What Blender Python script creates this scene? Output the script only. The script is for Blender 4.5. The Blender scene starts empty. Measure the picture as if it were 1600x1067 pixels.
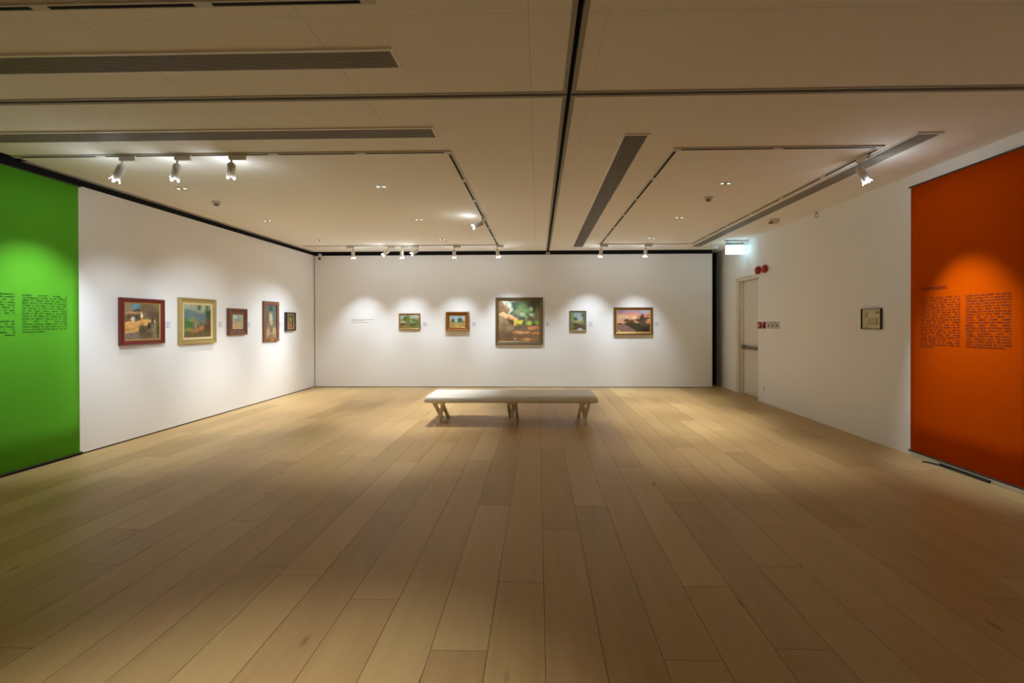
import bpy, bmesh, math, random
from mathutils import Vector, Matrix, Euler

random.seed(7)
PI = math.pi
S = bpy.context.scene
COL = S.collection
XL, XR, D, CH = -5.437, 4.355, 11.445, 3.267      # left wall, right wall, back wall, ceiling height


# ------------------------------------------------------------------ materials
def lin(c):
    return tuple(((v / 255) / 12.92 if v / 255 <= 0.04045 else (((v / 255) + 0.055) / 1.055) ** 2.4) for v in c)


def mat(name, col, rough=0.5, metal=0.0, spec=0.5, emit=None, strength=0.0, noise=0.0, nscale=40.0, bump=0.0):
    m = bpy.data.materials.new(name)
    m.use_nodes = True
    nt = m.node_tree
    b = nt.nodes['Principled BSDF']
    b.inputs['Base Color'].default_value = (*col, 1)
    b.inputs['Roughness'].default_value = rough
    b.inputs['Metallic'].default_value = metal
    b.inputs['Specular IOR Level'].default_value = spec
    if emit:
        b.inputs['Emission Color'].default_value = (*emit, 1)
        b.inputs['Emission Strength'].default_value = strength
    if noise or bump:
        g = nt.nodes.new('ShaderNodeNewGeometry')
        n = nt.nodes.new('ShaderNodeTexNoise')
        n.inputs['Scale'].default_value = nscale
        n.inputs['Detail'].default_value = 4
        nt.links.new(g.outputs['Position'], n.inputs['Vector'])
        if noise:
            r = nt.nodes.new('ShaderNodeMapRange')
            r.inputs['To Min'].default_value = 1 - noise
            r.inputs['To Max'].default_value = 1 + noise
            nt.links.new(n.outputs['Fac'], r.inputs['Value'])
            x = nt.nodes.new('ShaderNodeVectorMath')
            x.operation = 'SCALE'
            x.inputs[0].default_value = col
            nt.links.new(r.outputs['Result'], x.inputs['Scale'])
            nt.links.new(x.outputs['Vector'], b.inputs['Base Color'])
        if bump:
            p = nt.nodes.new('ShaderNodeBump')
            p.inputs['Strength'].default_value = bump
            p.inputs['Distance'].default_value = 0.002
            nt.links.new(n.outputs['Fac'], p.inputs['Height'])
            nt.links.new(p.outputs['Normal'], b.inputs['Normal'])
    return m


def ceiling_mat():
    m = mat('ceiling_board', (0.90, 0.865, 0.795), 0.85, spec=0.2)
    nt = m.node_tree
    b = nt.nodes['Principled BSDF']
    g = nt.nodes.new('ShaderNodeNewGeometry')
    s = nt.nodes.new('ShaderNodeSeparateXYZ')
    nt.links.new(g.outputs['Position'], s.inputs[0])

    def M(op, a, c=None):
        n = nt.nodes.new('ShaderNodeMath')
        n.operation = op
        for i, v in enumerate((a, c)):
            if v is None:
                continue
            if isinstance(v, (int, float)):
                n.inputs[i].default_value = v
            else:
                nt.links.new(v, n.inputs[i])
        return n.outputs[0]

    def seam(axis, period, phase, half):
        f = M('FRACT', M('DIVIDE', M('ADD', s.outputs[axis], phase), period))
        d = M('ABSOLUTE', M('SUBTRACT', f, 0.5))
        return M('GREATER_THAN', d, 0.5 - half / period)
    leftside = M('LESS_THAN', s.outputs[0], 0.2)
    one = M('LESS_THAN', M('ABSOLUTE', M('SUBTRACT', s.outputs[0], 0.39)), 0.0022)
    lng = M('MAXIMUM', M('MULTIPLY', seam(0, 1.27, 0.05 + 1.27 * 10, 0.0022), leftside), M('MULTIPLY', one, 0.5))
    both = M('MAXIMUM', M('MULTIPLY', lng, 0.30), M('MULTIPLY', seam(1, 1.21, -2.64 + 12.1, 0.0025), 0.17))
    k = M('SUBTRACT', 1.0, both)
    v = nt.nodes.new('ShaderNodeVectorMath')
    v.operation = 'SCALE'
    v.inputs[0].default_value = (0.90, 0.865, 0.795)
    nt.links.new(k, v.inputs['Scale'])
    nt.links.new(v.outputs['Vector'], b.inputs['Base Color'])
    return m


def oak_mat():
    m = mat('oak_floor', (0.4, 0.27, 0.14), 0.42, spec=0.28)
    nt = m.node_tree
    L = nt.links.new
    b = nt.nodes['Principled BSDF']
    at = nt.nodes.new('ShaderNodeAttribute')
    at.attribute_name = 'plank'
    sep = nt.nodes.new('ShaderNodeSeparateXYZ')
    L(at.outputs['Vector'], sep.inputs[0])
    g = nt.nodes.new('ShaderNodeNewGeometry')
    off = nt.nodes.new('ShaderNodeVectorMath')
    off.operation = 'MULTIPLY_ADD'                      # every board gets its own stretch of grain
    L(at.outputs['Vector'], off.inputs[0])
    off.inputs[1].default_value = (37, 53, 71)
    L(g.outputs['Position'], off.inputs[2])
    mp = nt.nodes.new('ShaderNodeMapping')
    mp.inputs['Scale'].default_value = (9.0, 0.75, 1)
    L(off.outputs[0], mp.inputs['Vector'])
    n1 = nt.nodes.new('ShaderNodeTexNoise')
    n1.inputs['Scale'].default_value = 1.6
    n1.inputs['Detail'].default_value = 3
    L(mp.outputs[0], n1.inputs['Vector'])
    w = nt.nodes.new('ShaderNodeTexWave')
    w.wave_type = 'BANDS'
    w.bands_direction = 'X'
    w.inputs['Scale'].default_value = 1.3
    w.inputs['Distortion'].default_value = 14
    w.inputs['Detail'].default_value = 3
    w.inputs['Detail Scale'].default_value = 0.8
    L(mp.outputs[0], w.inputs['Vector'])
    mp2 = nt.nodes.new('ShaderNodeMapping')
    mp2.inputs['Scale'].default_value = (95, 7, 1)
    L(off.outputs[0], mp2.inputs['Vector'])
    n2 = nt.nodes.new('ShaderNodeTexNoise')
    n2.inputs['Scale'].default_value = 1.0
    n2.inputs['Detail'].default_value = 2
    L(mp2.outputs[0], n2.inputs['Vector'])
    mp3 = nt.nodes.new('ShaderNodeMapping')
    mp3.inputs['Scale'].default_value = (4.2, 1.5, 1)
    L(off.outputs[0], mp3.inputs['Vector'])
    vo = nt.nodes.new('ShaderNodeTexVoronoi')          # knots
    vo.inputs['Scale'].default_value = 1.0
    L(mp3.outputs[0], vo.inputs['Vector'])
    kn = nt.nodes.new('ShaderNodeMapRange')
    kn.inputs['From Min'].default_value = 0.02
    kn.inputs['From Max'].default_value = 0.10
    kn.inputs['To Min'].default_value = 0.45
    kn.inputs['To Max'].default_value = 1.0
    L(vo.outputs['Distance'], kn.inputs['Value'])
    sep2 = nt.nodes.new('ShaderNodeSeparateXYZ')
    L(vo.outputs['Color'], sep2.inputs[0])
    gate = nt.nodes.new('ShaderNodeMath')
    gate.operation = 'GREATER_THAN'
    gate.inputs[1].default_value = 0.45
    L(sep2.outputs[0], gate.inputs[0])
    kmix = nt.nodes.new('ShaderNodeMath')
    kmix.operation = 'MAXIMUM'
    L(gate.outputs[0], kmix.inputs[0])
    L(kn.outputs[0], kmix.inputs[1])
    ramp = nt.nodes.new('ShaderNodeValToRGB')
    e = ramp.color_ramp.elements
    e[0].position, e[0].color = 0.0, (0.315, 0.204, 0.082, 1)
    e[1].position, e[1].color = 1.0, (0.610, 0.440, 0.225, 1)
    q = e.new(0.5)
    q.color = (0.490, 0.335, 0.150, 1)
    a1 = nt.nodes.new('ShaderNodeMath')
    a1.operation = 'MULTIPLY_ADD'                      # board tone * .62 + ...
    L(sep.outputs[0], a1.inputs[0])
    a1.inputs[1].default_value = 0.50
    a2 = nt.nodes.new('ShaderNodeMath')
    a2.operation = 'MULTIPLY_ADD'
    L(n1.outputs['Fac'], a2.inputs[0])
    a2.inputs[1].default_value = 0.42
    a3 = nt.nodes.new('ShaderNodeMath')
    a3.operation = 'MULTIPLY_ADD'
    L(w.outputs['Fac'], a3.inputs[0])
    a3.inputs[1].default_value = 0.03
    a4 = nt.nodes.new('ShaderNodeMath')
    a4.operation = 'MULTIPLY_ADD'
    L(n2.outputs['Fac'], a4.inputs[0])
    a4.inputs[1].default_value = 0.045
    a4.inputs[2].default_value = 0.0
    L(a4.outputs[0], a3.inputs[2])
    L(a3.outputs[0], a2.inputs[2])
    L(a2.outputs[0], a1.inputs[2])
    L(a1.outputs[0], ramp.inputs['Fac'])
    sc = nt.nodes.new('ShaderNodeVectorMath')
    sc.operation = 'SCALE'
    L(ramp.outputs['Color'], sc.inputs[0])
    L(kmix.outputs[0], sc.inputs['Scale'])
    hue = nt.nodes.new('ShaderNodeHueSaturation')
    hm = nt.nodes.new('ShaderNodeMapRange')
    hm.inputs['To Min'].default_value = 0.495
    hm.inputs['To Max'].default_value = 0.506
    L(sep.outputs[1], hm.inputs['Value'])
    L(hm.outputs[0], hue.inputs['Hue'])
    L(sc.outputs['Vector'], hue.inputs['Color'])
    L(hue.outputs['Color'], b.inputs['Base Color'])
    rr = nt.nodes.new('ShaderNodeMapRange')
    rr.inputs['To Min'].default_value = 0.36
    rr.inputs['To Max'].default_value = 0.50
    L(n1.outputs['Fac'], rr.inputs['Value'])
    L(rr.outputs[0], b.inputs['Roughness'])
    bp = nt.nodes.new('ShaderNodeBump')
    bp.inputs['Strength'].default_value = 0.03
    bp.inputs['Distance'].default_value = 0.001
    L(n2.outputs['Fac'], bp.inputs['Height'])
    L(bp.outputs['Normal'], b.inputs['Normal'])
    return m


def paint_mat():
    m = mat('oil_paint', (0.5, 0.5, 0.5), 0.5, spec=0.3)
    nt = m.node_tree
    a = nt.nodes.new('ShaderNodeAttribute')
    a.attribute_name = 'paint'
    nt.links.new(a.outputs['Color'], nt.nodes['Principled BSDF'].inputs['Base Color'])
    g = nt.nodes.new('ShaderNodeNewGeometry')
    n = nt.nodes.new('ShaderNodeTexNoise')
    n.inputs['Scale'].default_value = 160
    p = nt.nodes.new('ShaderNodeBump')
    p.inputs['Strength'].default_value = 0.25
    p.inputs['Distance'].default_value = 0.002
    nt.links.new(g.outputs['Position'], n.inputs['Vector'])
    nt.links.new(n.outputs['Fac'], p.inputs['Height'])
    nt.links.new(p.outputs['Normal'], nt.nodes['Principled BSDF'].inputs['Normal'])
    return m


WHITE = mat('white_wall_paint', (0.88, 0.88, 0.875), 0.8, spec=0.2, bump=0.04, nscale=60)
WHITE_R = mat('white_plaster', (0.85, 0.845, 0.82), 0.8, spec=0.2, bump=0.04, nscale=60)
CEIL = ceiling_mat()
OAK = oak_mat()
SUB = mat('floor_joint', (0.10, 0.065, 0.035), 0.8, noise=0.1)
BLACK = mat('black_channel', (0.006, 0.006, 0.006), 0.7, spec=0.2, noise=0.2)
ALU = mat('anodised_rail', (0.36, 0.345, 0.30), 0.7, spec=0.3, noise=0.05)
TRIMGREY = mat('grey_trim', (0.42, 0.40, 0.37), 0.5, metal=0.2, noise=0.05)
TRACK = mat('track_cream', (0.62, 0.58, 0.51), 0.5, noise=0.03)
SLOT = mat('track_slot', (0.012, 0.010, 0.008), 0.8, spec=0.2, noise=0.1)
FITTING = mat('white_enamel', (0.66, 0.62, 0.565), 0.4, noise=0.02)
LAMP = mat('lamp_glass', (0.9, 0.9, 0.9), 0.2, emit=(1.0, 0.985, 0.97), strength=7.0, noise=0.02)
DOWNLAMP = mat('downlight_lamp', (0.9, 0.9, 0.85), 0.3, emit=(1.0, 0.97, 0.84), strength=0.9, noise=0.02)
DOWNREFL = mat('downlight_reflector', (0.62, 0.68, 0.60), 0.25, metal=0.5, noise=0.03)
GRILLE = mat('grille_bar', (0.38, 0.35, 0.30), 0.5, noise=0.05)
GRILLEF = mat('grille_frame', (0.88, 0.85, 0.78), 0.5, noise=0.03)
DARK = mat('grille_dark_backing', (0.02, 0.017, 0.013), 0.8, spec=0.2, noise=0.1)
GREEN = mat('green_banner', (0.115, 0.44, 0.026), 0.8, spec=0.06, noise=0.03, nscale=300, bump=0.05)
GREENTXT = mat('green_banner_ink', (0.008, 0.065, 0.008), 0.7, noise=0.05)
ORANGE = mat('orange_banner', (0.50, 0.062, 0.0006), 0.85, spec=0.0, noise=0.03, nscale=300, bump=0.05)
ORANGETXT = mat('orange_banner_ink', (0.06, 0.005, 0.002), 0.7, noise=0.05)
ROD = mat('black_rod', (0.01, 0.01, 0.012), 0.4, noise=0.1)
CARD = mat('caption_card', (0.76, 0.78, 0.83), 0.6, noise=0.02)
INK = mat('grey_ink', (0.36, 0.37, 0.40), 0.7, noise=0.05)
LEATHER = mat('white_leatherette', (0.78, 0.78, 0.755), 0.42, spec=0.4, bump=0.08, nscale=220)
LEGWOOD = mat('pale_wood', (0.78, 0.71, 0.60), 0.5, noise=0.12, nscale=30)
RED = mat('red_enamel', (0.36, 0.006, 0.008), 0.25, noise=0.05)
DARKRED = mat('dark_red_plastic', (0.16, 0.006, 0.005), 0.35, noise=0.05)
PALEGLASS = mat('pale_glass', (0.75, 0.60, 0.58), 0.2, noise=0.03)
PLATE = mat('switch_plate', (0.50, 0.46, 0.40), 0.4, noise=0.03)
PLATEDARK = mat('switch_gap', (0.20, 0.165, 0.12), 0.5, noise=0.03)
STEEL = mat('brushed_steel', (0.24, 0.21, 0.155), 0.4, metal=0.7, noise=0.08)
DOORP = mat('door_paint', (0.74, 0.70, 0.60), 0.5, noise=0.02)
SIGN = mat('exit_light_panel', (0.8, 0.9, 0.95), 0.3, emit=(0.47, 0.83, 1.0), strength=5.0, noise=0.01)
SIGNTXT = mat('exit_light_letters', (0.6, 0.85, 0.8), 0.3, emit=(0.84, 0.93, 0.93), strength=0.78, noise=0.01)
SIGNBOX = mat('sign_housing', (0.42, 0.47, 0.52), 0.4, metal=0.3, noise=0.03)
YELLOW = mat('amber_lens', (0.34, 0.25, 0.03), 0.3, noise=0.05)
SMOKY = mat('smoky_dome', (0.10, 0.10, 0.09), 0.15, noise=0.05)
BROWNRUB = mat('detector_brown', (0.28, 0.225, 0.16), 0.5, noise=0.05)
PAINT = paint_mat()


# ------------------------------------------------------------------ helpers
def tag(o, label=None, cat=None, group=None, kind=None):
    if label:
        o['label'] = label
    if cat:
        o['category'] = cat
    if group:
        o['group'] = group
    if kind:
        o['kind'] = kind
    return o


def obj(name, bm, m, parent=None, smooth=False):
    me = bpy.data.meshes.new(name)
    if smooth:
        for f in bm.faces:
            f.smooth = True
    bm.to_mesh(me)
    bm.free()
    me.materials.append(m)
    o = bpy.data.objects.new(name, me)
    COL.objects.link(o)
    if parent:
        o.parent = parent
    return o


def thing(name, label, cat, loc=(0, 0, 0), rotz=0.0, group=None):
    o = bpy.data.objects.new(name, None)
    o.empty_display_size = 0.1
    COL.objects.link(o)
    o.location = loc
    o.rotation_euler = (0, 0, rotz)
    return tag(o, label, cat, group)


def struct(name, bm, m, label, cat, smooth=False):
    return tag(obj(name, bm, m, None, smooth), label, cat, None, 'structure')


def bx(bm, x0, x1, y0, y1, z0, z1, bevel=0.0, segs=2):
    vs = [bm.verts.new((x, y, z)) for x in (x0, x1) for y in (y0, y1) for z in (z0, z1)]
    q = [(0, 1, 3, 2), (4, 6, 7, 5), (0, 4, 5, 1), (2, 3, 7, 6), (0, 2, 6, 4), (1, 5, 7, 3)]
    fs = [bm.faces.new([vs[i] for i in f]) for f in q]
    if bevel:
        es = list({e for f in fs for e in f.edges})
        bmesh.ops.bevel(bm, geom=es, offset=bevel, segments=segs, profile=0.5, affect='EDGES')
    return bm


def box(*a, **k):
    return bx(bmesh.new(), *a, **k)


def tube(bm, p, q, prof, n=20, cap=True):
    """rings along p->q: prof = [(distance, radius), ...]"""
    p, q = Vector(p), Vector(q)
    d = (q - p).normalized()
    R = d.to_track_quat('Z', 'Y').to_matrix()
    rings = []
    for t, r in prof:
        rings.append([bm.verts.new(p + d * t + R @ Vector((r * math.cos(2 * PI * k / n), r * math.sin(2 * PI * k / n), 0))) for k in range(n)])
    for a, b in zip(rings, rings[1:]):
        for k in range(n):
            bm.faces.new((a[k], a[(k + 1) % n], b[(k + 1) % n], b[k]))
    if cap:
        bm.faces.new(rings[0][::-1])
        bm.faces.new(rings[-1])
    return bm


def rod(bm, p, q, r, n=12):
    return tube(bm, p, q, [(0, r), ((Vector(q) - Vector(p)).length, r)], n)


def bar(bm, p, q, w, h, up=(0, 0, 1)):
    """square bar from p to q, w along the side axis, h along the other"""
    p, q = Vector(p), Vector(q)
    d = (q - p).normalized()
    s = d.cross(Vector(up)).normalized()
    u = s.cross(d)
    r0 = [bm.verts.new(p + s * a * w / 2 + u * b * h / 2) for a, b in ((-1, -1), (1, -1), (1, 1), (-1, 1))]
    r1 = [bm.verts.new(q + s * a * w / 2 + u * b * h / 2) for a, b in ((-1, -1), (1, -1), (1, 1), (-1, 1))]
    for k in range(4):
        bm.faces.new((r0[k], r0[(k + 1) % 4], r1[(k + 1) % 4], r1[k]))
    bm.faces.new(r0[::-1])
    bm.faces.new(r1)
    return bm


def mesh_copy(o, parent):
    c = o.copy()
    COL.objects.link(c)
    c.parent = parent
    return c


# text as meshes
_glyph = {}


def word(txt):
    if txt not in _glyph:
        cu = bpy.data.curves.new('t', 'FONT')
        cu.body = txt
        cu.size = 1.0
        cu.resolution_u = 2
        o = bpy.data.objects.new('t', cu)
        COL.objects.link(o)
        dg = bpy.context.evaluated_depsgraph_get()
        me = o.evaluated_get(dg).to_mesh()
        vs = [(v.co.x, v.co.y) for v in me.vertices]
        fs = [tuple(p.vertices) for p in me.polygons]
        bpy.data.objects.remove(o)
        bpy.data.curves.remove(cu)
        w = max((v[0] for v in vs), default=0)
        _glyph[txt] = (vs, fs, w)
    return _glyph[txt]


def put_word(bm, txt, x, z, size, y, xs=1.0, bold=0.0):
    vs, fs, w = word(txt)
    for dx in ((0, bold) if bold else (0,)):
        nv = [bm.verts.new((x + dx + a * size * xs, y - (0.0002 if dx else 0), z + b * size)) for a, b in vs]
        for f in fs:
            try:
                bm.faces.new([nv[i] for i in f])
            except ValueError:
                pass
    return w * size * xs


def text_block(bm, lines, x0, width, z, pitch, size, y, last_ragged=True, bold=0.0):
    for i, ln in enumerate(lines):
        if not ln:
            z -= pitch
            continue
        ragged = ln.endswith('|')
        ws = ln.rstrip('|').split()
        ww = [word(t)[2] * size for t in ws]
        tot = sum(ww)
        gap_min = 0.2 * size
        xs = min(1.0, (width - gap_min * (len(ws) - 1)) / tot)
        gap = (width - tot * xs) / max(1, len(ws) - 1)
        if ragged:
            gap = 0.28 * size
        x = x0
        for t, w in zip(ws, ww):
            put_word(bm, t, x, z, size, y, xs, bold)
            x += w * xs + gap
        z -= pitch
    return bm


# ------------------------------------------------------------------ camera
cam = bpy.data.cameras.new('camera')
cam.sensor_width = 36.0
cam.lens = 745.0 / 1600 * 36
cam.shift_x = (800 - 821.4021) / 1600
cam.shift_y = (507.2582 - 533.5) / 1600
cam.clip_start = 0.05
co = bpy.data.objects.new('camera', cam)
COL.objects.link(co)
co.matrix_world = Matrix.Translation((0, 0, 1.56)) @ Matrix.Rotation(0.0262, 4, 'Z') @ Matrix.Rotation(-0.0049, 4, 'X') @ Matrix.Rotation(0.0021, 4, 'Y') @ Matrix.Rotation(PI / 2, 4, 'X')
S.camera = co

# ------------------------------------------------------------------ floor: planks 273 mm wide, staggered end joints
YA, YB = -3.0, 12.3
PW, G = 0.2735, 0.0014
bm = bmesh.new()
pl = bm.verts.layers.float_vector.new('plank')
joints = {0: (2.85, 5.148), 1: (3.584, 5.884), 2: (4.05, 6.35), 3: (4.509, 6.81), 4: (5.131, 7.43), -1: (2.251, 4.05), -2: (3.06, 5.36), -3: (2.657, 4.95), -4: (3.9,), -5: (2.9, 5.3)}
k = -21
while 0.03 + k * PW < 4.75:
    x0, x1 = 0.03 + (k - 1) * PW, 0.03 + k * PW
    js = list(joints.get(k, (random.uniform(1.2, 3.4),)))
    while js[-1] < YB:
        js.append(js[-1] + random.choice((2.3, 2.3, 1.85, 2.1)))
    while js[0] > YA:
        js.insert(0, js[0] - 2.3)
    js[0], js[-1] = YA, YB
    for a, b in zip(js, js[1:]):
        if b - a < 0.02:
            continue
        r = Vector((random.betavariate(2.2, 2.2), random.random(), random.random()))
        xa, xb = max(x0, -5.7) + G, min(x1, 4.75) - G
        vs = [bm.verts.new(c) for c in ((xa, a + G, 0), (xb, a + G, 0), (xb, b - G, 0), (xa, b - G, 0))]
        lo = [bm.verts.new(c) for c in ((xa, a + G, -0.004), (xb, a + G, -0.004), (xb, b - G, -0.004), (xa, b - G, -0.004))]
        for v in vs + lo:
            v[pl] = r
        bm.faces.new(vs)
        for i in range(4):
            bm.faces.new((lo[i], lo[(i + 1) % 4], vs[(i + 1) % 4], vs[i]))
    k += 1
nf = len(bm.faces)
bx(bm, -5.7, 4.75, YA, YB, -0.12, -0.003)
bm.faces.ensure_lookup_table()
for f in bm.faces[nf:]:
    f.material_index = 1
fl = struct('floor', bm, OAK, 'light oak plank floor with staggered end joints', 'floor')
fl.data.materials.append(SUB)

# ------------------------------------------------------------------ ceiling: four boards between the crossing rails
bm = bmesh.new()
for xa, xb in ((-5.36, 0.187), (0.281, 4.75)):
    for ya, yb in ((YA, 3.536), (3.630, 11.36)):
        if xa > 0 and ya > 3:
            bx(bm, xa, xb, ya, yb, CH, CH + 0.12)
        else:
            bx(bm, xa, xb, ya, yb, CH, CH + 0.12)
bx(bm, 4.15, 4.75, 11.36, 12.3, CH, CH + 0.12)
bx(bm, -5.70, 4.75, YA, YB, CH + 0.121, CH + 0.2)
struct('ceiling', bm, CEIL, 'cream ceiling of large boards with thin seams', 'ceiling')

# crossing partition rails (two flanges with a dark slot between)
bm = bmesh.new()
for xa, xb in ((0.187, 0.217), (0.251, 0.281)):
    for ya, yb in ((YA, 3.560), (3.606, 11.40)):
        bx(bm, xa, xb, ya, yb, CH - 0.004, CH + 0.06)
for ya, yb in ((3.536, 3.566), (3.600, 3.630)):
    for xa, xb in ((-5.36, 0.2195), (0.2485, 4.35)):
        bx(bm, xa, xb, ya, yb, CH - 0.0035, CH + 0.06)
struct('trim_1', bm, ALU, 'crossing grey brown metal rails set into the ceiling', 'ceiling rail')
bm = bmesh.new()
bx(bm, 0.2195, 0.2485, YA, 11.42, CH + 0.045, CH + 0.118)
bx(bm, -5.36, 0.2195, 3.571, 3.595, CH + 0.03, CH + 0.118)
bx(bm, 0.2485, 4.35, 3.571, 3.595, CH + 0.03, CH + 0.118)
struct('trim_2', bm, BLACK, 'black slot between the crossing ceiling rails', 'ceiling slot')

# ------------------------------------------------------------------ walls
bm = box(XL - 0.16, XL, YA, 11.35, 0.016, 3.191)
bx(bm, XL - 0.16, XL, 11.355, 11.52, 0.016, 3.191)
struct('wall_left', bm, WHITE, 'white partition wall on the left with the green banner', 'wall')
struct('wall_back', box(XL + 0.016, 4.135, D, D + 0.11, 0.014, 3.183), WHITE, 'white partition wall at the far end of the room', 'wall')
bm = box(XL - 0.3, XL - 0.012, YA, 11.6, 3.191, CH + 0.12)                # over the left wall
bx(bm, XL - 0.012, -5.36, YA, 11.6, CH + 0.012, CH + 0.12)
bx(bm, XL - 0.3, XL - 0.012, YA, 11.6, -0.003, 0.016)  # black strip paints the shadow line under the left panels
bx(bm, XL - 0.3, 4.15, 11.46, 11.6, 3.183, CH + 0.12)                      # over the back wall
bx(bm, -5.36, 4.15, 11.36, 11.46, CH + 0.012, CH + 0.12)
bx(bm, XL + 0.016, 4.135, D + 0.012, D + 0.1, -0.003, 0.014)  # black strip paints the shadow line under the back panel
bx(bm, XL, XL + 0.016, D + 0.01, D + 0.1, 0.0, 3.183)
bx(bm, 4.135, 4.150, D + 0.02, D + 0.3, 0, CH)
bx(bm, 4.15, 4.75, 11.95, 12.3, 0, CH)
struct('trim_3', bm, BLACK, 'black track channel around the white partitions, dark shadow line painted below', 'track channel')
struct('trim_4', box(-5.425, -5.362, 4.87, 11.32, CH - 0.010, CH + 0.012), TRIMGREY, 'grey metal edge strip between ceiling and left wall', 'edge strip')

bm = box(XR, XR + 0.3, YA, 9.56, 0, CH + 0.1)
bx(bm, 4.415, 4.75, 10.77, 12.3, 0, CH)
bx(bm, XR + 0.03, XR + 0.3, 9.56, 10.77, 2.52, CH)
struct('wall_right', bm, WHITE_R, 'white right wall with the orange banner and the exit door', 'wall')
bm = box(XL - 0.3, 4.75, YA - 0.15, YA, 0, CH + 0.1)
struct('wall_rear', bm, WHITE_R, 'white wall behind the viewer', 'wall')

# door in its recess
d1 = thing('door_1', 'cream exit door recessed in the right wall with a push bar', 'door', (4.53, 9.57, 0))
d1['kind'] = 'structure'
bm = box(-0.115, 0.06, 1.07, 1.195, 0, 2.52)
bx(bm, -0.055, 0.06, 1.02, 1.075, 0, 2.455)
bx(bm, -0.125, 0.06, -0.005, 1.195, 2.45, 2.52)
obj('door_frame', bm, DOORP, d1)
dl = obj('door_leaf', box(-0.012, 0.04, -0.003, 1.02, 0.006, 2.447, bevel=0.003), DOORP, d1)
pb = obj('push_bar', box(-0.095, -0.055, 0.10, 0.98, 0.985, 1.045, bevel=0.008), STEEL, dl)
pb['label'] = 'brushed steel push bar'
for yy in (0.10, 0.92):
    obj('bar_bracket', box(-0.1, -0.0125, yy - 0.035, yy + 0.035, 0.975, 1.055, bevel=0.004), BLACK if yy < 0.5 else STEEL, dl)

# ------------------------------------------------------------------ banners
RL, RB, RR = PI / 2, 0.0, -PI / 2        # local x runs to the viewer's right, -y comes off the wall


def banner(name, label, loc, rotz, w, z0, z1, m):
    t = thing(name, label, 'banner', loc, rotz)
    bm = bmesh.new()
    n = 14
    rows = []
    for j in range(9):
        z = z0 + (z1 - z0) * j / 8
        rows.append([(w * i / n, -0.016 - 0.002 * math.sin(i * 1.3) * math.sin(PI * j / 8), z) for i in range(n + 1)])
    fr = [[bm.verts.new(p) for p in r] for r in rows]
    bk = [[bm.verts.new((p[0], p[1] + 0.003, p[2])) for p in r] for r in rows]
    for j in range(8):
        for i in range(n):
            bm.faces.new((fr[j][i], fr[j][i + 1], fr[j + 1][i + 1], fr[j + 1][i]))
            bm.faces.new((bk[j][i], bk[j + 1][i], bk[j + 1][i + 1], bk[j][i + 1]))
    for j in range(8):
        bm.faces.new((fr[j][0], fr[j + 1][0], bk[j + 1][0], bk[j][0]))
        bm.faces.new((fr[j][n], bk[j][n], bk[j + 1][n], fr[j + 1][n]))
    for i in range(n):
        bm.faces.new((fr[0][i], bk[0][i], bk[0][i + 1], fr[0][i + 1]))
        bm.faces.new((fr[8][i], fr[8][i + 1], bk[8][i + 1], bk[8][i]))
    obj('fabric', bm, m, t, True)
    for z in (z0 + 0.004, z1 - 0.004):
        obj('rod', rod(bmesh.new(), (-0.03, -0.012, z), (w + 0.03, -0.012, z), 0.010), ROD, t)
    return t


gy0, gy1 = 4.16, 5.492
gb = banner('green_banner', 'tall bright green fabric banner with two text columns on left wall', (XL, gy0, 0), RL, gy1 - gy0, 0.024, 3.183, GREEN)
right_col = ["specimens. Amorsolo's paintings of", "non-Christianized peoples of the Philippines", "suffuse his subjects with the same quiet",
             "dignity found in his depictions of lowlanders,", "showing us that there is more about their", "daily business. A water carrier kneeling in",
             "the hot, bright, parasol, women washing", "laundry in the river stream, a man seeking", "refuge in the shade of a straw-roof baby",
             "present set against a field of rice or sugar", "cane ready for harvest—these", "landscapes captured multiple facets of 20th",
             "century Philippine life and culture set to life", "separate the notion of one's land for our own", "home quietly to wonder.|"]
text0 = ["The paintings in this room of the archipelagic Isles,", "a land of many peoples, were being assembled", "as the country changed and ever", "more was asked of the hand like a mature",
         "work of those years, the oldest version", "of the many peoples and cultures at", "home in the hills and in the large", "towns, in songs, in ways such as", "these were always alluding.|", "",
         "The islands, in the years of colonized sub-", "jects, kept the memories of the", "elders, whether—whether", "of old, and go to the", "markets where the cultures of", "the coast had slowly developed"]
bm = bmesh.new()
text_block(bm, text0, 4.325 - gy0, 0.472, 1.857, 0.0281, 0.0235, -0.0205, bold=0.0008)
obj('lettering', bm, GREENTXT, gb)
bm = bmesh.new()
text_block(bm, right_col, 4.868 - gy0, 0.476, 1.857, 0.0281, 0.0235, -0.0205, bold=0.0008)
obj('lettering', bm, GREENTXT, gb)

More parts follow.
